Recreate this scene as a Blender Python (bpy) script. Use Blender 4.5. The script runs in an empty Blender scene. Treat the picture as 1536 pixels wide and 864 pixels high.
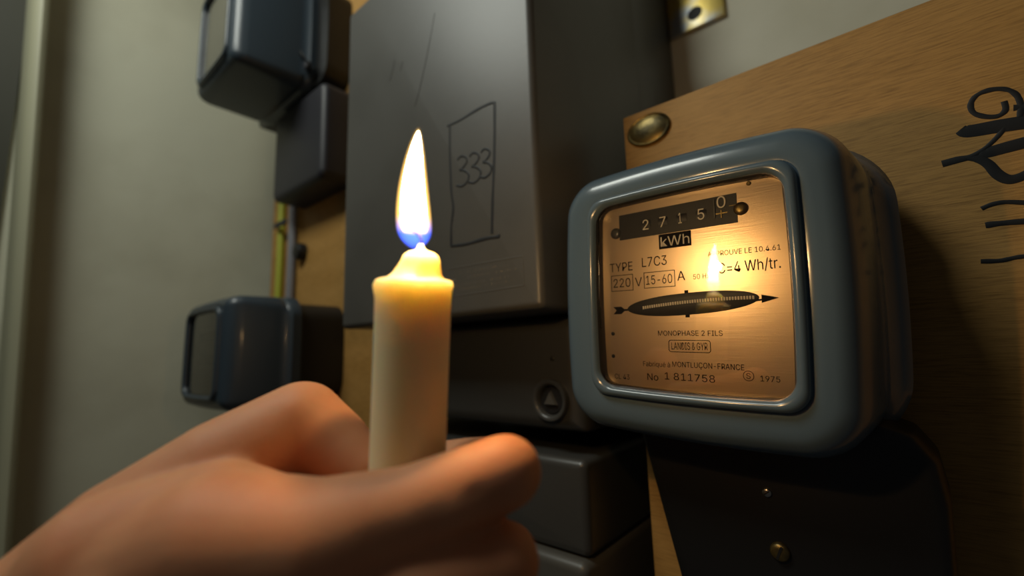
import bpy, bmesh, math, random
from mathutils import Vector, Matrix, noise
random.seed(7)
C = bpy.context.scene.collection
SC = bpy.context.scene

# ------------------------------------------------------------------ camera
FPX = 669.67
AX = Matrix(((0.7648686, 0.1145410, 0.6339214),
             (0.6435106, -0.0907951, -0.7600332),
             (-0.0294980, 0.9892606, -0.1431547)))       # camera axes in world (columns)
cd = bpy.data.cameras.new('camera'); cam = bpy.data.objects.new('camera', cd); C.objects.link(cam)
cam.matrix_world = AX.to_4x4()
cd.sensor_width = 36; cd.lens = FPX / 1536 * 36; cd.clip_start = .005; cd.clip_end = 50
cd.dof.use_dof = True; cd.dof.focus_distance = .212; cd.dof.aperture_fstop = 4.2; cd.dof.aperture_blades = 0
SC.camera = cam

# ------------------------------------------------------------------ world, lights, exposure
w = bpy.data.worlds.new('world'); SC.world = w; w.use_nodes = True
bg = w.node_tree.nodes['Background']; bg.inputs[0].default_value = (.72, .74, .74, 1); bg.inputs[1].default_value = .034
vs = SC.view_settings
vs.view_transform = 'Standard'; vs.look = 'None'; vs.exposure = 0; vs.gamma = 1; vs.use_curve_mapping = False

def area_light(name, loc, target, size, size_y, power, col):
    l = bpy.data.lights.new(name, 'AREA'); l.shape = 'RECTANGLE'; l.size = size; l.size_y = size_y
    l.energy = power; l.color = col
    o = bpy.data.objects.new(name, l); C.objects.link(o); o.location = loc
    o.rotation_euler = (Vector(target) - Vector(loc)).to_track_quat('-Z', 'Y').to_euler()
    return o
area_light('tube_lamp_light', (-.42, -.21, .68), (-.38, .30, .05), .34, .20, 2.8, (.96, 1.0, .90))
CANDLE_POWER = .52

# ------------------------------------------------------------------ helpers
def ray(px, py): return AX @ Vector((px - 768, 432 - py, -FPX))
def at(px, py, Y): r = ray(px, py); return r * (Y / r.y)
def dp(px, py, d): return ray(px, py) * (d / FPX)        # point at depth d in front of the camera

def mat(name, col, rough=.5, metal=0, bump=None, var=None, spec=.5, coat=0, sss=0, sss_r=None, aniso=0):
    m = bpy.data.materials.new(name); m.use_nodes = True; nt = m.node_tree; b = nt.nodes['Principled BSDF']
    b.inputs['Base Color'].default_value = (*col, 1); b.inputs['Roughness'].default_value = rough
    b.inputs['Metallic'].default_value = metal; b.inputs['Specular IOR Level'].default_value = spec
    b.inputs['Coat Weight'].default_value = coat; b.inputs['Coat Roughness'].default_value = .12
    if sss:
        b.inputs['Subsurface Weight'].default_value = sss; b.inputs['Subsurface Radius'].default_value = sss_r[:3]
        b.inputs['Subsurface Scale'].default_value = sss_r[3]
    tc = nt.nodes.new('ShaderNodeTexCoord')
    if bump:
        sc, st, dist = bump[:3]; sv = bump[3] if len(bump) > 3 else (1, 1, 1)
        mp = nt.nodes.new('ShaderNodeMapping'); mp.inputs['Scale'].default_value = sv
        n = nt.nodes.new('ShaderNodeTexNoise'); n.inputs['Scale'].default_value = sc; n.inputs['Detail'].default_value = 5
        bp = nt.nodes.new('ShaderNodeBump'); bp.inputs['Strength'].default_value = st; bp.inputs['Distance'].default_value = dist
        nt.links.new(tc.outputs['Object'], mp.inputs[0]); nt.links.new(mp.outputs[0], n.inputs['Vector'])
        nt.links.new(n.outputs[0], bp.inputs['Height']); nt.links.new(bp.outputs[0], b.inputs['Normal'])
    if var:
        sc, col2, lo, hi = var[:4]; sv = var[4] if len(var) > 4 else (1, 1, 1)
        mp = nt.nodes.new('ShaderNodeMapping'); mp.inputs['Scale'].default_value = sv
        n = nt.nodes.new('ShaderNodeTexNoise'); n.inputs['Scale'].default_value = sc; n.inputs['Detail'].default_value = 6
        r = nt.nodes.new('ShaderNodeMapRange'); r.inputs[1].default_value = lo; r.inputs[2].default_value = hi
        mx = nt.nodes.new('ShaderNodeMixRGB'); mx.inputs[1].default_value = (*col, 1); mx.inputs[2].default_value = (*col2, 1)
        nt.links.new(tc.outputs['Object'], mp.inputs[0]); nt.links.new(mp.outputs[0], n.inputs['Vector'])
        nt.links.new(n.outputs[0], r.inputs[0]); nt.links.new(r.outputs[0], mx.inputs[0]); nt.links.new(mx.outputs[0], b.inputs['Base Color'])
    return m

def wood_mat(name, c1, c2, c3):
    m = bpy.data.materials.new(name); m.use_nodes = True; nt = m.node_tree; b = nt.nodes['Principled BSDF']; N = nt.nodes.new; L = nt.links.new
    tc = N('ShaderNodeTexCoord'); mp = N('ShaderNodeMapping'); mp.inputs['Scale'].default_value = (9, 9, 170); mp.inputs['Rotation'].default_value = (0, .03, 0)
    L(tc.outputs['Object'], mp.inputs[0])
    n1 = N('ShaderNodeTexNoise'); n1.inputs['Scale'].default_value = 7; n1.inputs['Detail'].default_value = 8; n1.inputs['Roughness'].default_value = .7; L(mp.outputs[0], n1.inputs['Vector'])
    mp2 = N('ShaderNodeMapping'); mp2.inputs['Scale'].default_value = (3, 3, 14); L(tc.outputs['Object'], mp2.inputs[0])
    n2 = N('ShaderNodeTexNoise'); n2.inputs['Scale'].default_value = 3; n2.inputs['Detail'].default_value = 4; L(mp2.outputs[0], n2.inputs['Vector'])
    r1 = N('ShaderNodeValToRGB'); r1.color_ramp.elements[0].position = .32; r1.color_ramp.elements[0].color = (*c2, 1)
    r1.color_ramp.elements[1].position = .55; r1.color_ramp.elements[1].color = (*c1, 1); L(n1.outputs[0], r1.inputs[0])
    mx = N('ShaderNodeMixRGB'); mx.inputs[2].default_value = (*c3, 1); rr = N('ShaderNodeMapRange'); rr.inputs[1].default_value = .4; rr.inputs[2].default_value = .75; rr.inputs[4].default_value = .6
    L(n2.outputs[0], rr.inputs[0]); L(rr.outputs[0], mx.inputs[0]); L(r1.outputs[0], mx.inputs[1]); L(mx.outputs[0], b.inputs['Base Color'])
    bp = N('ShaderNodeBump'); bp.inputs['Strength'].default_value = .35; bp.inputs['Distance'].default_value = .0005; L(n1.outputs[0], bp.inputs['Height']); L(bp.outputs[0], b.inputs['Normal'])
    b.inputs['Roughness'].default_value = .62; b.inputs['Specular IOR Level'].default_value = .3
    return m

M = {
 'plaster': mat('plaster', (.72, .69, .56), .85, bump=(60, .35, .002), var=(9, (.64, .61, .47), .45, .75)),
 'wallside': None,
 'wood': wood_mat('varnished_plywood', (.44, .235, .060), (.22, .11, .025), (.50, .28, .085)),
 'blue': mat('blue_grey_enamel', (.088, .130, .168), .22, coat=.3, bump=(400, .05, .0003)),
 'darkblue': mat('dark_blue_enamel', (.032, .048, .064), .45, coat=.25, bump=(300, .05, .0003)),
 'black': mat('black_bakelite', (.010, .010, .010), .4, bump=(200, .08, .0004)),
 'plum': mat('charcoal_plastic', (.020, .020, .026), .5),
 'grey': mat('grey_painted_steel', (.092, .090, .082), .42, bump=(350, .12, .0003), var=(14, (.078, .076, .068), .45, .7)),
 'grey2': mat('dark_grey_paint', (.050, .050, .047), .38, bump=(250, .1, .0003), coat=.3),
 'ink': mat('black_marker_ink', (.008, .008, .009), .6),
 'print': mat('black_print', (.010, .007, .006), .8, spec=.2),
 'plate': mat('brushed_aluminium_plate', (.76, .57, .38), .34, metal=.88, bump=(60, .12, .0003, (1, 1, 30))),
 'white': mat('white_print', (.75, .72, .66), .6),
 'gasket': mat('gasket_black', (.012, .012, .013), .5),
 'brass': mat('aged_brass', (.26, .19, .07), .38, metal=.9, bump=(220, .4, .0006), var=(90, (.10, .08, .04), .45, .65)),
 'steel': mat('screw_steel', (.45, .42, .38), .3, metal=1),
 'greenyellow': mat('yellow_green_insulation', (.42, .45, .05), .45),
 'cablegrey': mat('grey_cable_sheath', (.22, .22, .24), .5),
 'door': mat('shade_painted_door', (.035, .034, .020), .6, bump=(40, .1, .001)),  # dark olive paint, with the shade left of the casing put into its colour
 'wick': mat('charred_wick', (.05, .022, .015), .8),
}

def link(name, me, m, parent=None):
    o = bpy.data.objects.new(name, me); C.objects.link(o)
    if m: me.materials.append(m)
    if parent: o.parent = parent
    return o
def bm_obj(name, bm, m, parent=None, smooth=True, bevel=0):
    bmesh.ops.recalc_face_normals(bm, faces=bm.faces)
    me = bpy.data.meshes.new(name); bm.to_mesh(me); bm.free()
    if smooth:
        me.polygons.foreach_set('use_smooth', [True] * len(me.polygons)); me.set_sharp_from_angle(angle=math.radians(42))
    return link(name, me, m, parent)
def tag(o, label=None, cat=None, group=None, kind=None):
    for k, v in (('label', label), ('category', cat), ('group', group), ('kind', kind)):
        if v: o[k] = v
    return o
def thing(name, loc, label, cat, group=None, rot=None):
    o = bpy.data.objects.new(name, None); C.objects.link(o); o.location = loc; o.empty_display_size = .02
    if rot is not None: o.rotation_euler = rot
    return tag(o, label, cat, group)
def box_bm(x0, x1, y0, y1, z0, z1, bev=0, seg=3, bm=None):
    nb = bm or bmesh.new()
    vs_ = [nb.verts.new((x, y, z)) for x in (x0, x1) for y in (y0, y1) for z in (z0, z1)]
    fs = [nb.faces.new([vs_[i] for i in f]) for f in ((0, 1, 3, 2), (4, 6, 7, 5), (0, 4, 5, 1), (2, 3, 7, 6), (0, 2, 6, 4), (1, 5, 7, 3))]
    if bev:
        es = list({e for f in fs for e in f.edges})
        bmesh.ops.bevel(nb, geom=es, offset=bev, segments=seg, profile=.5, affect='EDGES')
    return nb
def box(name, x0, x1, y0, y1, z0, z1, m, parent=None, bev=0, seg=3):
    return bm_obj(name, box_bm(x0, x1, y0, y1, z0, z1, bev, seg), m, parent)

def outline(hw, hh, r, bow, cx=0, cz=0, n=12, k=14):
    """rounded rectangle with slightly bowed sides, in x/z, counter-clockwise seen from the front"""
    pts = []
    r = min(r, hw * .99, hh * .99)
    corners = ((hw - r, hh - r, 0), (-hw + r, hh - r, 90), (-hw + r, -hh + r, 180), (hw - r, -hh + r, 270))
    for i, (px, pz, a0) in enumerate(corners):
        for j in range(n + 1):
            a = math.radians(a0 + 90 * j / n); pts.append((px + r * math.cos(a), pz + r * math.sin(a)))
        nx = corners[(i + 1) % 4]
        a = math.radians(a0 + 90); s = (px + r * math.cos(a), pz + r * math.sin(a))
        e = (nx[0] + r * math.cos(a), nx[1] + r * math.sin(a))
        for j in range(1, k):
            t = j / k; pts.append((s[0] + (e[0] - s[0]) * t, s[1] + (e[1] - s[1]) * t))
    out = []
    for x, z in pts:
        u, v = x / hw, z / hh
        out.append((cx + x + bow * u * (1 - v * v), cz + z + bow * v * (1 - u * u)))
    return out
def loft(rings, cap0=False, cap1=False, bm=None):
    """rings: list of (y, outline) in x/z"""
    bm = bm or bmesh.new(); R = []
    for y, o in rings: R.append([bm.verts.new((x, y, z)) for x, z in o])
    for a, b in zip(R, R[1:]):
        n = len(a)
        for i in range(n): bm.faces.new((a[i], a[(i + 1) % n], b[(i + 1) % n], b[i]))
    if cap0: bm.faces.new(R[0])
    if cap1: bm.faces.new(R[-1])
    return bm
def disc_bm(cx, y0, cz, r, rings, n=32, sx=1, bm=None):
    """a turned piece on the y axis: rings = [(radius factor, y offset)]"""
    bm = bm or bmesh.new(); R = []
    for rf, dy in rings: R.append([bm.verts.new((cx + r * rf * sx * math.cos(2 * math.pi * i / n), y0 + dy, cz + r * rf * math.sin(2 * math.pi * i / n))) for i in range(n)])
    for a, b in zip(R, R[1:]):
        for i in range(n): bm.faces.new((a[i], a[(i + 1) % n], b[(i + 1) % n], b[i]))
    bm.faces.new(R[-1]); bm.faces.new(R[0])
    return bm
def tube_bm(pts, r, n=10, bm=None, flat=None):
    bm = bm or bmesh.new(); pts = [Vector(p) for p in pts]; R = []
    rs = r if isinstance(r, (list, tuple)) else [r] * len(pts)
    up = Vector((0, 1, 0)) if flat else Vector((.13, .21, .97))
    for i, p in enumerate(pts):
        t = (pts[min(i + 1, len(pts) - 1)] - pts[max(i - 1, 0)]).normalized()
        if flat: a = up.copy(); b = t.cross(a).normalized(); ra, rb = flat, rs[i]
        else: a = t.cross(up).normalized(); b = t.cross(a).normalized(); ra = rb = rs[i]
        R.append([bm.verts.new(p + a * ra * math.cos(2 * math.pi * j / n) + b * rb * math.sin(2 * math.pi * j / n)) for j in range(n)])
    for a, b in zip(R, R[1:]):
        for i in range(n): bm.faces.new((a[i], a[(i + 1) % n], b[(i + 1) % n], b[i]))
    bm.faces.new(R[0]); bm.faces.new(R[-1])
    return bm
def smooth_path(p, k=6):
    p = [Vector(q) for q in p]; out = []
    for i in range(len(p) - 1):
        a, b, c, d = p[max(i - 1, 0)], p[i], p[i + 1], p[min(i + 2, len(p) - 1)]
        for j in range(k):
            t = j / k
            out.append(.5 * ((2 * b) + (c - a) * t + (2 * a - 5 * b + 4 * c - d) * t * t + (-a + 3 * b - 3 * c + d) * t ** 3))
    out.append(p[-1]); return out
def screw(name, cx, y, cz, r, m, parent, slot=30, label=None):
    bm = disc_bm(cx, y, cz, r, [(1, 0), (1, -r * .25), (.8, -r * .5), (.4, -r * .6)], 24)
    a = math.radians(slot); 
    o = bm_obj(name, bm, m, parent)
    if parent is None or parent.parent is None:
        sb = bmesh.new(); hx = r * .72; t = r * .12
        c = [(-hx, -t), (hx, -t), (hx, t), (-hx, t)]
        lo = []; hi = []
        for x, z in c:
            X = cx + x * math.cos(a) - z * math.sin(a); Z = cz + x * math.sin(a) + z * math.cos(a)
            lo.append(sb.verts.new((X, y - r * .66, Z))); hi.append(sb.verts.new((X, y - r * .4, Z)))
        sb.faces.new(lo); sb.faces.new(hi[::-1])
        for i in range(4): sb.faces.new((lo[i], lo[(i + 1) % 4], hi[(i + 1) % 4], hi[i]))
        if parent is not None: bm_obj('screw_slot', sb, M['ink'], o, False)
        else: bm_obj('screw_slot', sb, M['ink'], o, False)
    if label: o['label'] = label
    return o
try:      # the plain grotesque that ships with Blender, for the dial's sans lettering
    import os
    FONT = bpy.data.fonts.load(os.path.join(bpy.utils.system_resource('DATAFILES'), 'fonts', 'Inter.woff2'))
except Exception:
    FONT = None
CAPH = {}
def text(s, x, y, z, h, m, parent, w=None, rot=0, bold=0, name='lettering', centre=False):
    """printed lettering on an x/z plane; h = capital height, w = total width"""
    cu = bpy.data.curves.new(name, 'FONT'); cu.body = s
    if FONT: cu.font = FONT
    cu.size = 1; cu.offset = 0; cu.resolution_u = 4
    ob = bpy.data.objects.new('tmp', cu); C.objects.link(ob)
    dg = bpy.context.evaluated_depsgraph_get(); me = bpy.data.meshes.new_from_object(ob.evaluated_get(dg))
    bpy.data.objects.remove(ob)
    xs = [v.co.x for v in me.vertices]; x0, x1 = min(xs), max(xs)
    if 'H' not in CAPH:
        c2 = bpy.data.curves.new('h', 'FONT'); c2.body = 'H'
        if FONT: c2.font = FONT
        o2_ = bpy.data.objects.new('tmp', c2); C.objects.link(o2_)
        m2_ = bpy.data.meshes.new_from_object(o2_.evaluated_get(bpy.context.evaluated_depsgraph_get()))
        CAPH['H'] = max(v.co.y for v in m2_.vertices); bpy.data.objects.remove(o2_)
    capH = CAPH['H']; sz = h / capH; sx = (w / (x1 - x0)) if w else sz
    ca, sa = math.cos(rot), math.sin(rot)
    for v in me.vertices:
        u = (v.co.x - (x0 if not centre else (x0 + x1) / 2)) * sx; q = v.co.y * sz
        v.co = (x + u * ca - q * sa, y, z + u * sa + q * ca)
    me.name = name
    o = link(name, me, m, parent); return o

# ------------------------------------------------------------------ structure: walls, door edge
WALL_Y, BOARD_Y, SIDE_X = .505, .300, -.80
KB = 1.17
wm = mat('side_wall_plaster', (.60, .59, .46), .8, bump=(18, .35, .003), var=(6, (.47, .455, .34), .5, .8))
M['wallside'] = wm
tag(box('wall_back', -1.0, 1.2, WALL_Y, WALL_Y + .1, -1.4, 1.3, M['plaster']), kind='structure')
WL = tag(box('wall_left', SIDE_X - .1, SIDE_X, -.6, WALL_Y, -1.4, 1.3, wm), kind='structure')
# moulded door casing on the side wall, nearest the camera
def casing():
    bm = bmesh.new(); R = []
    prof = [(0, 0), (.050, .0), (.055, .002), (.057, .006), (.055, .011), (.048, .015), (.020, .0175), (.004, .0185), (0, .0185)]
    for z in (-1.3, 1.2):
        y0 = .0200 + (.45 - z) * .038
        R.append([bm.verts.new((SIDE_X + a, y0 - b, z)) for a, b in prof])
    n = len(prof)
    for i in range(n - 1): bm.faces.new((R[0][i], R[0][i + 1], R[1][i + 1], R[1][i]))
    for r in R: bm.faces.new(r)
    return bm
tag(bm_obj('trim_1', casing(), mat('casing_paint', (.42, .41, .28), .5, bump=(30, .2, .001))), kind='structure')
tag(box('door_1', SIDE_X - .02, SIDE_X + .006, -.60, .004, -1.35, 1.2, M['door']), kind='structure')

# ------------------------------------------------------------------ boards
def board(name, x0, x1, z0, z1, y, thick, label):
    o = box(name, x0, x1, y, y + thick, z0, z1, M['wood'], None, .0012, 2)
    return tag(o, label, 'board')
board_r = thing('wooden_board', (.2, BOARD_Y, 0), 'large varnished wooden board behind the big blue-grey lit meter', 'board')
def rel(o, p):                                  # parent while keeping world coordinates
    o.parent = p; o.matrix_parent_inverse = Matrix.Translation(p.location).inverted() if p.rotation_euler.x == 0 and p.rotation_euler.z == 0 else p.matrix_basis.inverted()
    return o
rel(box('panel', -.1357, .62, BOARD_Y, BOARD_Y + .019, -.55, .1735, M['wood'], None, .0008, 2), board_r)
rel(box('batten', -.05, .60, BOARD_Y + .019, WALL_Y - .0005, .10, .14, M['wood']), board_r)
rel(box('batten', -.05, .60, BOARD_Y + .019, WALL_Y - .0005, -.48, -.44, M['wood']), board_r)
def stroke(name, pts, r, Y, parent, m='ink', k=6):
    P = smooth_path([at(a, b, Y) - Vector((0, .0001, 0)) for a, b in pts], k)
    n = len(P) - 1
    if isinstance(r, (list, tuple)):
        rr = []
        for i in range(len(P)):
            t = i / n * (len(r) - 1); j = min(int(t), len(r) - 2); rr.append(r[j] + (r[j + 1] - r[j]) * (t - j))
    else: rr = [r * (.85 + .25 * noise.noise(Vector((i * .23, pts[0][0], 0)))) for i in range(len(P))]
    return rel(bm_obj(name, tube_bm(P, rr, 8, None, .00018), M[m]), parent)
B = BOARD_Y
stroke('marker_stroke', [(1506, 152), (1508, 165), (1497, 174), (1478, 175), (1460, 169), (1456, 156), (1465, 143), (1485, 135), (1508, 134), (1524, 142), (1531, 158), (1530, 175)], .0013, B, board_r)
stroke('marker_stroke', [(1441, 194), (1452, 197), (1500, 189), (1560, 180)], [.0022, .0030, .0032, .0032], B, board_r)
stroke('marker_stroke', [(1520, 162), (1545, 158)], .0018, B, board_r)
stroke('marker_stroke', [(1473, 227), (1480, 229), (1510, 221), (1560, 208)], [.0016, .0025, .0027, .0027], B, board_r)
stroke('marker_stroke', [(1507, 190), (1498, 203), (1478, 222), (1456, 235), (1435, 240), (1413, 246)], [.0012, .0010, .0009, .0012, .0017, .0017], B, board_r)
stroke('marker_stroke', [(1448, 237), (1466, 238), (1482, 246), (1496, 261), (1512, 269), (1530, 266), (1550, 255)], [.0010, .0018, .0020, .0022, .0022, .0020, .0018], B, board_r)
stroke('marker_stroke', [(1472, 313), (1490, 306), (1512, 303), (1550, 305)], .0012, B, board_r)
stroke('marker_stroke', [(1478, 338), (1500, 335), (1550, 331)], .0016, B, board_r)
stroke('marker_stroke', [(1471, 392), (1500, 391), (1525, 386), (1550, 383)], .0012, B, board_r)
# brass screw head, upper left corner of the board
c = at(973, 195, B)
bs = bm_obj('screw_head', disc_bm(c.x, B, c.z, .0118, [(1.0, 0), (1.0, -.0012), (.93, -.0022), (.84, -.0016), (.78, -.0020), (.5, -.0030), (.2, -.0034)], 40, 1.38), M['brass']); rel(bs, board_r)
bs['label'] = 'aged brass screw cap'

LB = .285
board_l = thing('wooden_board', (-.55, LB, 0), 'narrow wooden board in the corner behind the two small dark blue meters', 'board')
rel(box('panel', -.727, -.42, LB, LB + .019, -.45, .56, M['wood'], None, .0008, 2), board_l)
rel(box('batten', -.70, -.45, LB + .019, WALL_Y - .0005, .3, .34, M['wood']), board_l)
rel(box('batten', -.70, -.45, LB + .019, WALL_Y - .0005, -.3, -.26, M['wood']), board_l)

# ------------------------------------------------------------------ the grey steel box marked 333
FY = .189 * KB
bx1 = -.1375 * KB; bx0 = at(512, 470, FY).x; ztop = at(522, 24, FY).z; zb = at(660, 478, FY).z
gb = thing('electrical_box', ((bx0 + bx1) / 2, WALL_Y, zb), 'tall grey steel box with 333 written on its face in black marker', 'box')
def cover_box(name, x0, x1, z0, z1, y0, y1, r, fr, m, parent):
    """folded steel cover: rounded vertical edges (r), softly rolled front edge (fr)"""
    cx, cz, hw, hh = (x0 + x1) / 2, (z0 + z1) / 2, (x1 - x0) / 2, (z1 - z0) / 2
    rings = [(y1, outline(hw, hh, r, 0, cx, cz, 6, 8))]
    for i in range(7):
        a = math.pi / 2 * i / 6; d = fr * (1 - math.cos(a))
        rings.append((y0 + fr * (1 - math.sin(a)), outline(hw - d, hh - d, max(r - d, .0005), 0, cx, cz, 6, 8)))
    return rel(bm_obj(name, loft(rings, True, True), m), parent)
cover_box('cover', bx0, bx1, zb, ztop, FY, FY + .175, .004, .005, M['grey'], gb)
rel(box('back_box', bx0 + .004, bx1, FY + .175, WALL_Y, zb + .001, ztop + .12, M['grey'], None, .001, 2), gb)
# hand drawn frame and number
fy = FY - .00005
stroke('marker_stroke', [(671, 189), (690, 180), (718, 163), (738, 154), (743, 157)], .0013, fy, gb)
stroke('marker_stroke', [(742, 153), (742, 200), (741, 250), (739, 300), (738, 351)], .0014, fy, gb)
stroke('marker_stroke', [(675, 187), (675, 230), (677, 285), (680, 312), (677, 340), (677, 370)], .0013, fy, gb)
stroke('marker_stroke', [(677, 369), (700, 366), (728, 358), (747, 355), (748, 352)], .0015, fy, gb)
for dx, dy, s in ((-2, 0, 1), (16, -5, 1), (33, -11, .95)):
    pts = [(688, 240), (694, 234), (701, 236), (702, 243), (696, 252), (692, 255), (699, 256), (705, 262), (703, 272), (695, 279), (687, 278)]
    stroke('marker_digit', [(dx + 688 + (a - 688) * s, dy + 240 + (b - 240) * s * (1 if dx else 1)) for a, b in pts], .00115, fy, gb)
# embossed rating plate outline and illegible relief lines
def emb(a, b, r=.0006): return tube_bm([at(*a, FY), at(*b, FY)], r, 6, None, .0005)
q = [(672, 404), (784, 384), (786, 428), (674, 446)]
bm = bmesh.new()
for i in range(4): tube_bm([at(*q[i], FY), at(*q[(i + 1) % 4], FY)], .0005, 6, bm, .0003)
rel(bm_obj('embossed_frame', bm, M['grey']), gb)
bm = bmesh.new(); 
for (x0, x1, y0) in ((684, 768, 410), (680, 776, 419), (684, 762, 428), (690, 774, 434)):
    x = x0
    while x < x1:
        wd = random.uniform(2, 4.5); sl = lambda t: y0 - (t - x0) * .17
        if random.random() > .18: tube_bm([at(x, sl(x) - 1.6, FY), at(x + random.uniform(-.5, 1.5), sl(x) + 1.8, FY)], .00022, 4, bm, .00018)
        x += wd
rel(tag(bm_obj('embossed_relief', bm, M['grey']), kind='stuff'), gb)
# scratches
for pts in ([(652, 20), (645, 60), (637, 100), (628, 140), (622, 160)], [(592, 90), (588, 110), (584, 122)], [(604, 92), (601, 106)]):
    o = stroke('pencil_scratch', pts, .00022, fy, gb, 'grey2')
# recessed lower body with the key lock
LY = .226 * KB
lx0 = at(553, 600, LY).x; lzb = at(760, 640, LY).z
lb = thing('fuse_housing', ((lx0 - .165) / 2, WALL_Y, lzb), 'dark recessed fuse housing with a round lock under the 333 box', 'housing')
cover_box('housing', lx0, -.1385 * KB, lzb, zb - .0005, LY, .46, .004, .011, M['grey2'], lb)
rel(box('back_box', lx0 + .01, -.142 * KB, .46, WALL_Y, lzb + .004, zb - .002, M['grey2']), lb)
c = at(828, 600, LY)
ring = bm_obj('lock_ring', disc_bm(c.x, LY, c.z, .0145, [(1.0, 0), (1.0, -.0035), (.95, -.0045), (.84, -.0045), (.74, -.0032), (.68, .0000), (.62, .0005)], 40), M['grey2']); rel(ring, lb)
hb = disc_bm(c.x, LY - .0006, c.z, .0093, [(1, 0), (.99, -.0002)], 32); rel(bm_obj('lock_recess', hb, M['gasket']), lb)
tri = bmesh.new(); T0 = []; T1 = []
for i in range(3):
    a = math.radians(90 + 120 * i); T0.append(tri.verts.new((c.x + .0066 * math.cos(a), LY - .0006, c.z + .0066 * math.sin(a)))); T1.append(tri.verts.new((c.x + .0054 * math.cos(a), LY - .0032, c.z + .0054 * math.sin(a))))
tri.faces.new(T1); tri.faces.new(T0)
for i in range(3): tri.faces.new((T0[i], T0[(i + 1) % 3], T1[(i + 1) % 3], T1[i]))
rel(tag(bm_obj('triangular_key', tri, M['grey'], None, False), 'grey triangular key stud'), lb)
c = at(829, 538, LY)
rel(bm_obj('indicator_stud', disc_bm(c.x, LY, c.z, .0016, [(1, 0), (1, -.0008), (.6, -.0012)], 16), M['gasket']), lb)
# the lower box at the bottom of the frame
BY = .2215 * KB
bz = at(878, 692, BY).z
sb_ = thing('electrical_box', (-.25, WALL_Y, bz - .14), 'plain dark grey box below the round lock, left of the wooden strip', 'box')
cover_box('cover', -.392, -.1362 * KB, bz - .060, bz, BY, .39, .005, .006, M['grey2'], sb_)
cover_box('lower_lip', -.395, -.1355 * KB, bz - .17, bz - .0605, BY - .006, .39, .006, .006, M['grey'], sb_)
rel(box('back_box', -.385, -.14 * KB, .39, WALL_Y, bz - .16, bz - .004, M['grey2']), sb_)

# zinc plated bracket on the wall at the top
a0, a1, a2 = at(1004, 62, WALL_Y - .004), at(1090, 33, WALL_Y - .004), at(1090, -40, WALL_Y - .004)
zm = mat('zinc_passivate', (.62, .46, .12), .32, metal=.75, bump=(150, .2, .0005), var=(28, (.42, .45, .48), .42, .58))
br = thing('mounting_bracket', (a0.x, WALL_Y, a0.z), 'yellow zinc-plated steel bracket at the top edge of the grey 333 box', 'bracket')
bmb = bmesh.new()
zc = a0.z; 
rel(box('plate', bx1 + .0005, a1.x, WALL_Y - .006, WALL_Y, zc, zc + .12, zm, None, .0018, 3), br)
c = at(1042, 20, WALL_Y - .006)
rel(bm_obj('hole', disc_bm(c.x, WALL_Y - .0062, c.z, .0082, [(1, 0), (.98, -.0002)], 28), M['gasket']), br)

# ------------------------------------------------------------------ meters
def meter_shell(parent, hw, hh, ox, oz, body_d, back, m_cover, m_base, op_hw, op_hh, r_out, op_r, bow, flare=.010, ocx=0.0, bx=0.0):
    O = lambda w_, h_, r_, b_=bow: outline(w_, h_, r_, b_, ox, oz, 12, 14)
    def I(w_, h_, r_, t):    # blends from the cover's centre to the opening's centre
        return outline(w_, h_, r_, bow * (1 - t) + .0012 * t, ox * (1 - t) + ocx * t, oz * (1 - t), 12, 14)
    F = body_d
    rings = [(F + .016, O(hw + flare - .004, hh + flare * .3 - .004, r_out + .012)),
             (F + .014, O(hw + flare, hh + flare * .3, r_out + .013)), (F + .004, O(hw + flare + .001, hh + flare * .3, r_out + .013)),
             (F, O(hw + flare - .002, hh + flare * .3 - .002, r_out + .011)), (F - .004, O(hw + flare * .45, hh + .001, r_out + .006)),
             (F - .008, O(hw + flare * .38, hh + .001, r_out + .004)),
             (.016, O(hw + .001, hh, r_out))]
    for i in range(1, 9):
        a = math.pi / 2 * i / 8; d = .012 * (1 - math.cos(a))
        rings.append((.016 - .015 * math.sin(a), O(hw - d, hh - d, r_out - d * .7)))
    rings.append((.0004, I(op_hw + .0085, op_hh + .0078, op_r + .006, .85)))
    rings.append((.0010, I(op_hw + .0062, op_hh + .0058, op_r + .004, 1)))
    for i in range(9):
        a = math.pi * i / 8; rings.append((-.0032 * math.sin(a), I(op_hw + .0032 + .0025 * math.cos(a), op_hh + .0030 + .0024 * math.cos(a), op_r + .0025, 1)))
    cov = bm_obj('cover', loft(rings), m_cover, parent)
    tube = [(-.0001, I(op_hw + .0007, op_hh + .0006, op_r, 1)), (.0012, I(op_hw, op_hh, op_r, 1)), (.0075, I(op_hw, op_hh, op_r, 1)), (.0075, I(op_hw + .004, op_hh + .004, op_r, 1))]
    bm_obj('window_frame', loft(tube), M['gasket'], parent)
    base = [(F + .012, O(hw + flare - .007 + bx, hh + flare * .3 - .006, r_out + .01)), (back, O(hw + flare - .007 + bx, hh + flare * .3 - .006, r_out + .01))]
    bm_obj('base', loft(base, True, True), m_base, parent)
    # glass: clear slab whose front face reflects
    g = bm_obj('glass', loft([(.0024, I(op_hw, op_hh, op_r, 1)), (.0012, I(op_hw, op_hh, op_r, 1))], True, True), M['glass'], parent, False)
    g.data.materials.append(M['clear'])
    for p_ in g.data.polygons:
        p_.material_index = 0 if (abs(p_.normal.y) > .9 and abs(p_.center.y - .0012) < 1e-4) else 1
    return cov
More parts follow.
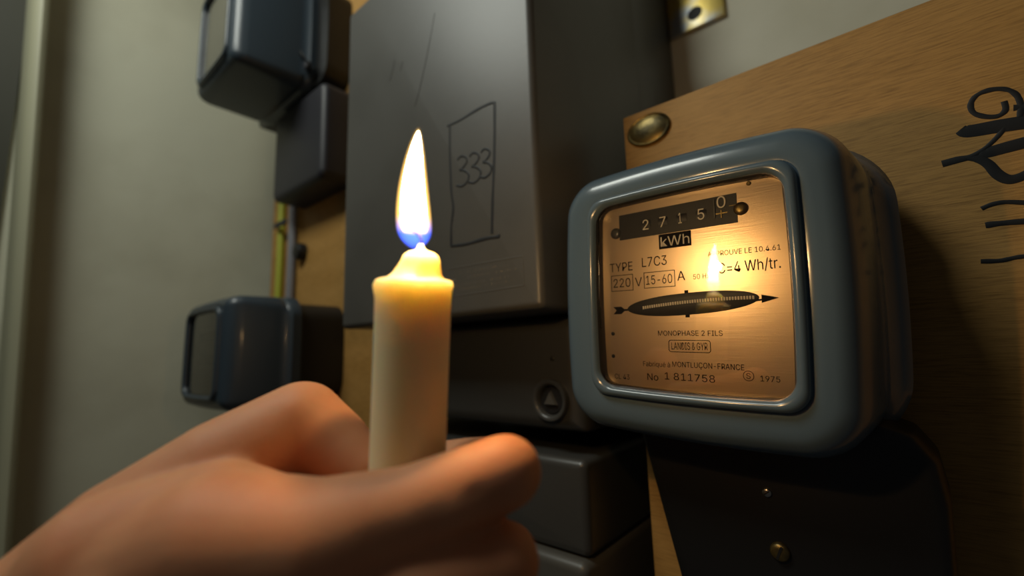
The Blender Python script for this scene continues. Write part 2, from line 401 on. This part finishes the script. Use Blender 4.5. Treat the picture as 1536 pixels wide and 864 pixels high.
def glass_mats():
    m = bpy.data.materials.new('window_glass'); m.use_nodes = True; nt = m.node_tree; nt.nodes.clear(); N = nt.nodes.new; L = nt.links.new
    out = N('ShaderNodeOutputMaterial'); mx = N('ShaderNodeMixShader'); tr = N('ShaderNodeBsdfTransparent'); gl = N('ShaderNodeBsdfGlossy'); fr = N('ShaderNodeFresnel')
    tr.inputs[0].default_value = (.96, .97, .96, 1); gl.inputs['Roughness'].default_value = .012; fr.inputs[0].default_value = 1.55
    mt = N('ShaderNodeMath'); mt.operation = 'MULTIPLY'; mt.inputs[1].default_value = 1.5
    L(fr.outputs[0], mt.inputs[0]); L(mt.outputs[0], mx.inputs[0]); L(tr.outputs[0], mx.inputs[1]); L(gl.outputs[0], mx.inputs[2]); L(mx.outputs[0], out.inputs[0])
    m2 = bpy.data.materials.new('clear_back_face'); m2.use_nodes = True; nt = m2.node_tree; nt.nodes.clear()
    o2 = nt.nodes.new('ShaderNodeOutputMaterial'); t2 = nt.nodes.new('ShaderNodeBsdfTransparent'); nt.links.new(t2.outputs[0], o2.inputs[0])
    return m, m2
M['glass'], M['clear'] = glass_mats()

# main meter: local frame = centre of its window, x right, y into the wall, z up
mt = thing('electricity_meter', (-.07493, .22, .02777), 'large blue-grey enamelled electricity meter, its dial glowing orange in the candlelight', 'meter')
Rz = Matrix.Rotation(-.04419, 4, 'Z') @ Matrix.Rotation(.029934, 4, 'X') @ Matrix.Rotation(.050307, 4, 'Y')
mt.matrix_basis = Matrix.Translation((-.07493, .22, .02777)) @ Rz
meter_shell(mt, .0695, .0715, -.0032, -.0015, .052, .0715, M['blue'], M['black'], .0455, .0485, .020, .0065, .0030, .0115, -.0010)
PY = .0135
plate = box('nameplate', -.056, .056, PY, PY + .001, -.056, .056, M['plate'], mt)
Tx = lambda s, x, z, h, w=None, m='print', rot=0, bold=0: text(s, x * 1e-3, PY - .00015, z * 1e-3, h * 1e-3, M[m], plate, (w * 1e-3 if w else None), rot, bold)
def quad_bm(x0, x1, z0, z1, y, d=.0001, bm=None):
    return box_bm(x0 * 1e-3, x1 * 1e-3, y - d, y, z0 * 1e-3, z1 * 1e-3, bm=bm)
def frame_bm(x0, x1, z0, z1, t, y):
    bm = bmesh.new()
    for a, b, c_, d in ((x0, x1, z0, z0 + t), (x0, x1, z1 - t, z1), (x0, x0 + t, z0, z1), (x1 - t, x1, z0, z1)): quad_bm(a, b, c_, d, y, bm=bm)
    return bm
# counter
cn = bm_obj('counter', quad_bm(-40.3, 23.2, 32.2, 46.8, PY, .0004), M['gasket'], mt); cn['label'] = 'black number window reading 27150'
for i, (d, x, z) in enumerate((('2', -25.5, 35.9), ('7', -15.7, 35.9), ('1', -5.4, 36.2), ('5', 4.6, 36.4))):
    bm = bmesh.new(); xc = x + 1.7; n = 10; RR = []
    for k in range(n + 1):   # digit wheel: a shallow drum segment seen in the slot
        a = math.radians(-60 + 120 * k / n); RR.append([bm.verts.new(((xc + s * 2.6) * 1e-3, PY + .0034 - .0042 * math.cos(a), (38.9 + 5.6 * math.sin(a)) * 1e-3)) for s in (-1, 1)])
    for a_, b_ in zip(RR, RR[1:]): bm.faces.new((a_[0], a_[1], b_[1], b_[0]))
    bm_obj('digit_wheel', bm, M['gasket'], cn)
    text(d, x * 1e-3, PY - .0010, z * 1e-3, .0056, M['white'], cn, .0034 if d != '1' else .0018, 0, 0, 'digit')
text('0', 14.2e-3, PY - .0010, 40.6e-3, .0058, M['white'], cn, .0042, 0, 0, 'digit')
bm = bmesh.new(); quad_bm(20.0, 23.1, 40.6, 40.9, PY - .0010, .0001, bm); quad_bm(13.6, 19.0, 37.6, 38.1, PY - .0010, .0001, bm); quad_bm(15.9, 16.3, 35.6, 39.4, PY - .0010, .0001, bm)
bm_obj('dial_pointer', bm, M['brass'], cn)
bm = bmesh.new(); quad_bm(12.6, 13.2, 36.0, 45.6, PY - .0010, .0001, bm)
bm_obj('wheel_divider', bm, M['grey2'], cn)
for x, z in ((-42.6, 36.6), (24.9, 38.6)):
    screw('screw', x * 1e-3, PY, z * 1e-3, .0032, M['brass'] if x > 0 else M['grey2'], cn)
bm_obj('unit_label', quad_bm(-16.9, .5, 24.0, 32.0, PY, .00012), M['print'], plate)
text('kWh', -15.9e-3, PY - .0002, 25.3e-3, .0052, M['white'], plate, .0155, 0, .012)
Tx('TYPE', -47.4, 14.2, 5.0, 14.4); Tx('L7C3', -27.2, 15.3, 5.2, 14.2)
for x0, x1, z0, z1 in ((-46.9, -33.0, 2.8, 12.1), (-26.5, -8.9, 3.3, 12.2)): bm_obj('print_frame', frame_bm(x0, x1, z0, z1, .35, PY), M['print'], plate)
Tx('220', -45.4, 5.0, 5.0, 10.8); Tx('V', -31.8, 4.9, 4.9, 4.2); Tx('15-60', -25.2, 5.3, 4.9, 14.8); Tx('A', -7.7, 6.2, 4.9, 4.2)
Tx('50 Hz', .6, 6.2, 2.6, 8.2)
Tx('APPROUVE LE 10.4.61', 8.4, 17.0, 2.5, 32.2, rot=-.012); Tx('C=4 Wh/tr.', 13.0, 8.0, 5.2, 27.2, rot=.01)
Tx('MONOPHASE 2 FILS', -19.5, -22.6, 2.6, 33)
Tx('LANDIS & GYR', -12.4, -29.8, 3.7, 18.4)
ob = loft([(PY - .0001, outline(.0108, .0032, .0014, 0, -.0032, -.0280, 6, 4)), (PY - .0001, outline(.01045, .00285, .0011, 0, -.0032, -.0280, 6, 4))])
bm_obj('print_frame', ob, M['print'], plate)
Tx('Fabriqué à', -28.8, -39.2, 2.6, 15.2); Tx('MONTLUÇON-FRANCE', -12.4, -38.8, 2.7, 34.8, bold=.004)
Tx('CL 43', -46.5, -47.2, 2.8, 9.2); Tx('No', -26.6, -46.6, 3.6, 6.2, bold=.008); Tx('1 811758', -16.8, -45.6, 3.6, 25.6)
Tx('S', 23.0, -42.6, 2.6, 1.9); Tx('1975', 29.0, -43.4, 2.6, 8.0)
ob = loft([(PY - .0001, outline(.0024, .0024, .0023, 0, .0240, -.0413, 8, 3)), (PY - .0001, outline(.0021, .0021, .0020, 0, .0240, -.0413, 8, 3))])
bm_obj('print_frame', ob, M['print'], plate)
for x, z in ((-46.8, -21.6), (-47.0, -34.4), (44.6, -22.0), (29.0, 50.2)):
    bm_obj('rivet', disc_bm(x * 1e-3, PY, z * 1e-3, .0011, [(1, 0), (1, -.0003), (.6, -.0007)], 12), M['brass'] if z > 0 else M['gasket'], plate)
# disc slot (lens shape), rotor edge with teeth, arrow ends
def lens(hw, hh, cx, cz, tilt, n=48, e=.62):
    pts = []
    for i in range(n):
        a = 2 * math.pi * i / n; x = hw * math.copysign(abs(math.cos(a)) ** .85, math.cos(a)); z = hh * math.sin(a)
        pts.append((cx + x, cz + z + x * tilt))
    return pts
slot = bm_obj('disc_slot', loft([(PY - .0001, lens(.0338, .0057, -.0032, -.0062, .045)), (PY - .0003, lens(.0330, .0052, -.0032, -.0062, .045))], True, True), M['gasket'], mt)
slot['label'] = 'black lens-shaped slot showing the toothed disc'
bm = bmesh.new(); N_ = 44
for i in range(N_):
    x = -27.5 + 56.5 * i / N_; z = -7.3 + .047 * (x + 27) + 1.0 * (1 - ((x - 1) / 29) ** 2)
    quad_bm(x, x + .8, z - .8, z + .8, PY - .0004, .0003, bm)
bm_obj('rotor_teeth', bm, M['white'], slot, False)['kind'] = 'stuff'
bm = bmesh.new()
def poly(pts, y, bm):
    f0 = [bm.verts.new((x * 1e-3, y, z * 1e-3)) for x, z in pts]; f1 = [bm.verts.new((x * 1e-3, y - .0001, z * 1e-3)) for x, z in pts]
    bm.faces.new(f0); bm.faces.new(f1[::-1])
    for i in range(len(pts)): bm.faces.new((f0[i], f0[(i + 1) % len(pts)], f1[(i + 1) % len(pts)], f1[i]))
poly([(29, -5.6), (31.5, -5.4), (31.5, -3.4), (38.8, -5.2), (31.5, -7.3), (31.5, -6.2), (29, -6.5)], PY, bm)
bm_obj('arrow_head', bm, M['print'], slot, False)
bm = bmesh.new(); poly([(-35, -7.6), (-39, -7.6), (-41.0, -6.1), (-46, -6.2), (-44, -8.2), (-46, -10.4), (-41, -10.4), (-39, -8.7), (-35, -8.7)], PY, bm)
bm_obj('arrow_tail', bm, M['print'], slot, False)
bm = bmesh.new(); quad_bm(-4.3, -2.3, -.9, .9, PY, .0001, bm); quad_bm(-4.3, -2.1, -13.2, -11.2, PY, .0001, bm)
bm_obj('index_mark', bm, M['print'], slot, False)
# the dial was laid out 13.5 mm behind the window plane; bring plate, counter and slot to their real depth
DIAL = Matrix.Translation((.0027, -.0068, -.0005)) @ Matrix.Scale(.965, 4)
def settle(o):
    o.data.transform(DIAL)
    for k in o.children: settle(k)
for o_ in (plate, cn, slot): settle(o_)
# seal studs on the cover flank, terminal cover below
for z in (.030, -.012):
    bm = box_bm(.0645, .0672, .020, .023, z, z + .002); bm_obj('side_notch', bm, M['gasket'], mt)
def tc_out(d):
    P = [(-.050, -.060), (-.0432, -.085), (-.0248, -.155), (-.001, -.250), (.080, -.250), (.0885, -.240), (.0895, -.090), (.087, -.074), (.080, -.064), (.068, -.060)]
    cx, cz = .03, -.150
    return [(x - math.copysign(min(d, abs(x - cx)), x - cx), z - math.copysign(min(d, abs(z - cz)), z - cz)) for x, z in P]
rg = [(.0680, tc_out(0)), (.043, tc_out(0)), (.0385, tc_out(.0012)), (.0365, tc_out(.0035)), (.036, tc_out(.007))]
tco = bm_obj('terminal_cover', loft(rg, True, True), M['black'], mt); tco['label'] = 'black terminal cover'
bv = tco.modifiers.new('b', 'BEVEL'); bv.width = .003; bv.segments = 3; bv.limit_method = 'ANGLE'; bv.angle_limit = math.radians(25)
screw('cover_screw', .0275, .036, -.1265, .0044, M['brass'], mt, 70)
screw('cover_screw', .0232, .036, -.1000, .0022, M['steel'], mt, 40)

# ------------------------------------------------------------------ the two meters on the left
def side_meter(name, X1, zc, hw, hh, fy, depth, label, m, plate_col, bx=0):
    t = thing(name, (X1 - hw - .004, fy, zc), label, 'meter')
    meter_shell(t, hw, hh, 0, 0, depth, LB - fy - .0003, m, M['black'], hw - .022, hh - .016, .010, .008, .0015, .006, 0, bx)
    box('nameplate', -hw + .019, hw - .019, .006, .007, -hh + .013, hh - .013, plate_col, t)
    return t
pc = mat('dull_nameplate', (.22, .20, .16), .6)
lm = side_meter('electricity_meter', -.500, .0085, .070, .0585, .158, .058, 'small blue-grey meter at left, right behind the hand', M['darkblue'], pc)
box('counter', -.030, .020, .0056, .006, .012, .024, M['gasket'], lm)
box('print_line', -.030, .030, .0057, .006, -.012, -.009, M['gasket'], lm)
def child_cover(parent, x0, x1, z0, z1, y0, y1, r, fr, m, name='terminal_cover'):
    cx, cz, hw, hh = (x0 + x1) / 2, (z0 + z1) / 2, (x1 - x0) / 2, (z1 - z0) / 2
    rings = [(y1, outline(hw, hh, r, 0, cx, cz, 6, 4))]
    for i in range(7):
        a = math.pi / 2 * i / 6; d = fr * (1 - math.cos(a))
        rings.append((y0 + fr * (1 - math.sin(a)), outline(hw - d, hh - d, max(r - d, .0005), 0, cx, cz, 6, 4)))
    return bm_obj(name, loft(rings, True, True), m, parent)
child_cover(lm, -.060, .070, -.120, -.0585, .075, LB - .158, .010, .008, M['black'])
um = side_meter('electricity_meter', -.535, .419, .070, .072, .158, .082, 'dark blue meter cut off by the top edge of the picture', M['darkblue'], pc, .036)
q0, q1, q2 = at(412, 200, .243), at(484, 200, .243), at(448, 283, .243)
child_cover(um, q0.x + .609, q1.x + .609, q2.z - .419, -.0815, .243 - .158, LB - .158 - .0003, .012, .008, M['plum'])
# sealing wire and screw on the upper meter's flank
bm = tube_bm(smooth_path([(.075, .078, -.040), (.084, .070, -.036), (.088, .076, -.048), (.082, .086, -.052), (.078, .092, -.044)]), .0012, 8)
bm_obj('seal_wire', bm, M['black'], um)
bm_obj('lead_seal', disc_bm(.082, .082, -.050, .006, [(1, 0), (1, -.004), (.7, -.005)], 20), M['plum'], um)

# cables in the corner
def cable(name, x, y, z0, z1, r, m, label):
    pts = [(x + .001 * math.sin(k * .9), y, z0 + (z1 - z0) * k / 8) for k in range(9)]
    return tag(bm_obj(name, tube_bm(smooth_path(pts), r, 12), m), label, 'cable')
c = at(421, 350, LB - .006)
cable('earth_cable', c.x, LB - .0055, .075, .36, .005, M['greenyellow'], 'yellow-green earth cable running up the edge of the corner board')
c = at(437, 350, LB - .008)
cable('power_cable', c.x, LB - .0065, .075, .36, .006, M['cablegrey'], 'grey cable beside the yellow-green one, above the small lower meter')
c = at(420, 337, LB - .012)
cl = tag(box('cable_clip', c.x - .012, c.x + .028, LB - .0165, LB - .0135, c.z - .005, c.z + .003, M['plum'], None, .001), 'small dark clip across the yellow-green and grey cables', 'clip')
c = at(441, 378, LB - .010)
kn = tag(bm_obj('wall_plug', disc_bm(c.x + .008, LB, c.z, .012, [(1, 0), (1, -.008), (.8, -.012), (.4, -.013)], 24), M['black']), 'round dark plastic knob on the corner board beside the grey cable', 'knob')

# ------------------------------------------------------------------ candle
cbase = dp(605, 900, .139); ctop = dp(621, 424, .1405)
axis = (ctop - cbase).normalized(); Lc = (ctop - cbase).length
CR = .01170
cnd = thing('candle', cbase, 'lit cream wax candle held upright in the hand', 'candle')
cnd.rotation_euler = axis.to_track_quat('Z', 'Y').to_euler(); bpy.context.view_layer.update()
side = (AX @ Vector((1, 0, 0)))                       # where the molten cone leans
Mi = cnd.matrix_world.inverted().to_3x3(); sl = (Mi @ side).normalized()
def wax():
    bm = bmesh.new(); R = []; n = 64
    prof = [(CR * .96, 0), (CR, .001), (CR, Lc * .3), (CR, Lc * .6), (CR, Lc - .012), (CR, Lc - .005), (CR * 1.01, Lc - .003), (CR * 1.035, Lc - .0010), (CR * 1.0, Lc + .0006), (CR * .88, Lc + .0011),
            (CR * .74, Lc + .0014), (CR * .64, Lc + .0028), (CR * .57, Lc + .0048), (CR * .50, Lc + .0070), (CR * .44, Lc + .0086), (CR * .32, Lc + .0096), (CR * .14, Lc + .0102), (CR * .09, Lc + .0112), (CR * .07, Lc + .0122)]
    for r, z in prof:
        ring = []
        up = max(0, (z - Lc)) / .010; off = sl * (.0018 * min(1, up * 1.6))
        for i in range(n):
            a = 2 * math.pi * i / n; d = Vector((math.cos(a), math.sin(a), 0))
            s = max(0, min(1, (z - Lc + .012) / .010))
            nn = noise.noise(Vector((d.x * 1.6, d.y * 1.6, z * 160))) * .0006 * s + noise.noise(Vector((d.x, d.y, z * 30 + 5))) * .0002
            lump = .0009 * math.exp(-((z - Lc + .002) / .0022) ** 2) * max(0, -d.dot(sl)) ** 6
            zz = z + (noise.noise(Vector((d.x * 2, d.y * 2, 3))) * .0006 if Lc - .004 < z < Lc + .003 else 0)
            ring.append(bm.verts.new(d * (r + (nn if r > CR * .2 else nn * .15) + lump) + Vector((off.x, off.y, zz))))
        R.append(ring)
    for a, b in zip(R, R[1:]):
        for i in range(n): bm.faces.new((a[i], a[(i + 1) % n], b[(i + 1) % n], b[i]))
    bm.faces.new(R[0][::-1]); bm.faces.new(R[-1])
    return bm
waxm = mat('candle_wax', (.84, .76, .48), .5, sss=1.0, sss_r=(1, .82, .5, .016), bump=(120, .05, .0005))
bm_obj('wax_body', wax(), waxm, cnd)
o2 = Vector((sl.x, sl.y, 0)) * .0018
wk = [Vector((o2.x, o2.y, Lc + .0105)), Vector((o2.x, o2.y, Lc + .0135)), Vector((o2.x, o2.y, Lc + .0155)) - sl * .0012, Vector((o2.x, o2.y, Lc + .0168)) - sl * .0032]
bm_obj('wick', tube_bm(smooth_path(wk, 4), .00055, 8), M['wick'], cnd)
# flame: bright core with a thin luminous mantle and a blue foot
def flame_bm(scale, z0, z1, lean, hwm):
    prof = [(0, .0), (.03, .40), (.08, .76), (.14, .95), (.20, 1.0), (.30, .98), (.40, .92), (.50, .84), (.60, .74), (.70, .62), (.80, .48), (.88, .34), (.94, .21), (.98, .10), (1, .0)]
    prof = [(p_.x, p_.y) for p_ in smooth_path([(a, b, 0) for a, b in prof], 4)]
    bm = bmesh.new(); R = []; n = 32
    for t, r in prof:
        z = z0 + (z1 - z0) * t; off = Vector((o2.x, o2.y, 0)) + Vector((sl.x, sl.y, 0)) * (-.0016 + lean * t - .0012 * math.sin(math.pi * t))
        rr = max(r, .015) * hwm * scale
        R.append([bm.verts.new(Vector((rr * math.cos(2 * math.pi * i / n), rr * math.sin(2 * math.pi * i / n), z)) + off) for i in range(n)])
    for a, b in zip(R, R[1:]):
        for i in range(n): bm.faces.new((a[i], a[(i + 1) % n], b[(i + 1) % n], b[i]))
    bm.faces.new(R[0]); bm.faces.new(R[-1]); return bm
def flame_mat():
    m = bpy.data.materials.new('candle_flame'); m.use_nodes = True; nt = m.node_tree; nt.nodes.clear(); N = nt.nodes.new; L = nt.links.new
    out = N('ShaderNodeOutputMaterial'); em = N('ShaderNodeEmission'); tr = N('ShaderNodeBsdfTransparent'); mx = N('ShaderNodeMixShader')
    tc = N('ShaderNodeTexCoord'); sp = N('ShaderNodeSeparateXYZ'); L(tc.outputs['Object'], sp.inputs[0])
    def rng(lo, hi, a=0, b=1):
        r = N('ShaderNodeMapRange'); r.inputs[1].default_value = lo; r.inputs[2].default_value = hi; r.inputs[3].default_value = a; r.inputs[4].default_value = b; r.interpolation_type = 'SMOOTHSTEP'; L(sp.outputs[2], r.inputs[0]); return r
    f = rng(Lc + .0152, Lc + .0230); L(f.outputs[0], mx.inputs[0])
    cr = N('ShaderNodeValToRGB'); cr.color_ramp.elements[0].color = (1, .50, .16, 1); cr.color_ramp.elements[1].color = (1, .80, .42, 1); cr.color_ramp.elements[1].position = .6
    L(f.outputs[0], cr.inputs[0]); L(cr.outputs[0], em.inputs[0]); em.inputs[1].default_value = 30
    L(tr.outputs[0], mx.inputs[1]); L(em.outputs[0], mx.inputs[2]); L(mx.outputs[0], out.inputs[0]); return m
def mantle_mat():
    m = bpy.data.materials.new('flame_mantle'); m.use_nodes = True; nt = m.node_tree; nt.nodes.clear(); N = nt.nodes.new; L = nt.links.new
    out = N('ShaderNodeOutputMaterial'); em = N('ShaderNodeEmission'); tc = N('ShaderNodeTexCoord'); sp = N('ShaderNodeSeparateXYZ'); L(tc.outputs['Object'], sp.inputs[0])
    r = N('ShaderNodeMapRange'); r.inputs[1].default_value = Lc + .0155; r.inputs[2].default_value = Lc + .021; L(sp.outputs[2], r.inputs[0])
    cr = N('ShaderNodeValToRGB'); cr.color_ramp.elements[0].color = (.05, .12, 1, 1); cr.color_ramp.elements[1].color = (1, .55, .12, 1); L(r.outputs[0], cr.inputs[0])
    L(cr.outputs[0], em.inputs[0])
    r2 = N('ShaderNodeMapRange'); r2.inputs[1].default_value = Lc + .0125; r2.inputs[2].default_value = Lc + .020; r2.inputs[3].default_value = 420; r2.inputs[4].default_value = 420; L(sp.outputs[2], r2.inputs[0]); L(r2.outputs[0], em.inputs[1])
    L(em.outputs[0], out.inputs['Volume']); return m
fl = bm_obj('flame', flame_bm(1.0, Lc + .0118, Lc + .0480, -.0004, .0040), flame_mat(), cnd); fl['label'] = 'tall yellow-white flame'
bm_obj('flame_mantle', flame_bm(1.36, Lc + .0102, Lc + .0492, -.0004, .0040), mantle_mat(), fl)
pl = bpy.data.lights.new('flame_light', 'POINT'); pl.energy = CANDLE_POWER; pl.color = (1, .56, .20); pl.shadow_soft_size = .004
po = bpy.data.objects.new('flame_light', pl); C.objects.link(po); po.location = cnd.matrix_world @ Vector((o2.x, o2.y, Lc + .030))

# ------------------------------------------------------------------ the hand
def capsule(bm, a, b, ra, rb):
    a, b = Vector(a), Vector(b); d = b - a; L_ = d.length; q = d.to_track_quat('Z', 'Y'); n = 24; R = []
    rows = [(-ra * math.cos(t), ra * math.sin(t)) for t in [math.pi / 2 * i / 6 for i in range(7)]]
    rows += [(L_ + rb * math.sin(t), rb * math.cos(t)) for t in [math.pi / 2 * i / 6 for i in range(7)]]
    for z, r in rows:
        r = max(r, 1e-5); R.append([bm.verts.new(a + q @ Vector((r * math.cos(2 * math.pi * i / n), r * math.sin(2 * math.pi * i / n), z))) for i in range(n)])
    for u, v in zip(R, R[1:]):
        for i in range(n): bm.faces.new((u[i], u[(i + 1) % n], v[(i + 1) % n], v[i]))
    bm.faces.new(R[0][::-1]); bm.faces.new(R[-1])
def chain(bm, pts):
    P = [(dp(x, y, d), r / FPX * d) for x, y, d, r in pts]      # radii given in pixels at their own depth
    for (a, ra), (b, rb) in zip(P, P[1:]): capsule(bm, a, b, ra, rb)
hb = bmesh.new()
chain(hb, [(-1550, 2300, .135, 235), (-420, 1330, .125, 190), (40, 1010, .122, 165), (250, 900, .118, 130)])            # forearm, wrist
chain(hb, [(120, 900, .122, 110), (330, 822, .119, 112), (470, 816, .117, 94), (620, 765, .119, 66), (758, 707, .123, 55)])    # index metacarpal + proximal phalanx
chain(hb, [(758, 707, .123, 54), (742, 700, .143, 44), (700, 698, .158, 40), (655, 702, .166, 38)])   # index middle + tip, behind the candle
chain(hb, [(250, 960, .118, 120), (470, 940, .112, 90), (620, 880, .113, 64), (752, 842, .119, 58)])   # middle
chain(hb, [(752, 842, .119, 56), (760, 830, .142, 45), (700, 835, .160, 42), (640, 840, .165, 38)])
chain(hb, [(250, 1060, .118, 120), (450, 1060, .112, 85), (600, 1020, .112, 62), (720, 985, .119, 56)])   # ring
chain(hb, [(720, 985, .119, 54), (735, 970, .142, 44), (690, 970, .160, 40), (630, 975, .164, 36)])
chain(hb, [(250, 1130, .118, 105), (430, 1170, .114, 75), (560, 1140, .114, 54), (665, 1105, .120, 48)])   # little
chain(hb, [(665, 1105, .120, 46), (690, 1095, .140, 38), (650, 1095, .155, 35), (600, 1100, .158, 32)])
chain(hb, [(60, 960, .130, 130), (200, 815, .138, 104), (330, 708, .148, 78), (452, 634, .160, 62)])   # thumb metacarpal, proximal phalanx
chain(hb, [(452, 634, .160, 62), (500, 668, .158, 54), (548, 705, .153, 40)])                     # thumb tip onto the candle
chain(hb, [(170, 850, .122, 112), (330, 765, .127, 74), (430, 765, .130, 52), (480, 780, .138, 45)])                      # web between thumb and index
me = bpy.data.meshes.new('hand'); hb.to_mesh(me); hb.free()
hand = link('hand', me, None)
md = hand.modifiers.new('r', 'REMESH'); md.mode = 'VOXEL'; md.voxel_size = .0011
md = hand.modifiers.new('s', 'SMOOTH'); md.factor = .5; md.iterations = 18
dg = bpy.context.evaluated_depsgraph_get(); me2 = bpy.data.meshes.new_from_object(hand.evaluated_get(dg))
hand.modifiers.clear(); hand.data = me2; me2.name = 'hand'
def bumpv(px, py, d, r, amp):
    c_ = dp(px, py, d); r = r / FPX * d
    for v in me2.vertices:
        q_ = (v.co - c_).length / r
        if q_ < 2.5: v.co += v.normal * amp * math.exp(-q_ * q_ * 1.5)
me2.update()
bumpv(715, 745, .109, 22, -.0006); bumpv(695, 785, .108, 34, .0009)
bumpv(440, 690, .136, 26, -.0010); bumpv(440, 600, .147, 30, .0007); bumpv(560, 830, .10, 40, -.0012)
me2.polygons.foreach_set('use_smooth', [True] * len(me2.polygons))
def skin_mat():
    m = mat('skin', (.62, .31, .19), .62, sss=.45, sss_r=(1, .35, .18, .004), bump=(900, .25, .0003))
    nt = m.node_tree; b = nt.nodes['Principled BSDF']; N = nt.nodes.new; L = nt.links.new
    tc = N('ShaderNodeTexCoord'); n = N('ShaderNodeTexNoise'); n.inputs['Scale'].default_value = 42; n.inputs['Detail'].default_value = 3; L(tc.outputs['Object'], n.inputs['Vector'])
    cr = N('ShaderNodeValToRGB'); cr.color_ramp.elements[0].position = .25; cr.color_ramp.elements[0].color = (.62, .235, .105, 1)
    cr.color_ramp.elements[1].position = .62; cr.color_ramp.elements[1].color = (.72, .32, .155, 1); L(n.outputs[0], cr.inputs[0]); L(cr.outputs[0], b.inputs['Base Color'])
    return m
me2.materials.clear(); me2.materials.append(skin_mat())
tag(hand, 'bare right hand and wrist gripping the candle, thumb behind, index finger in front', 'hand')
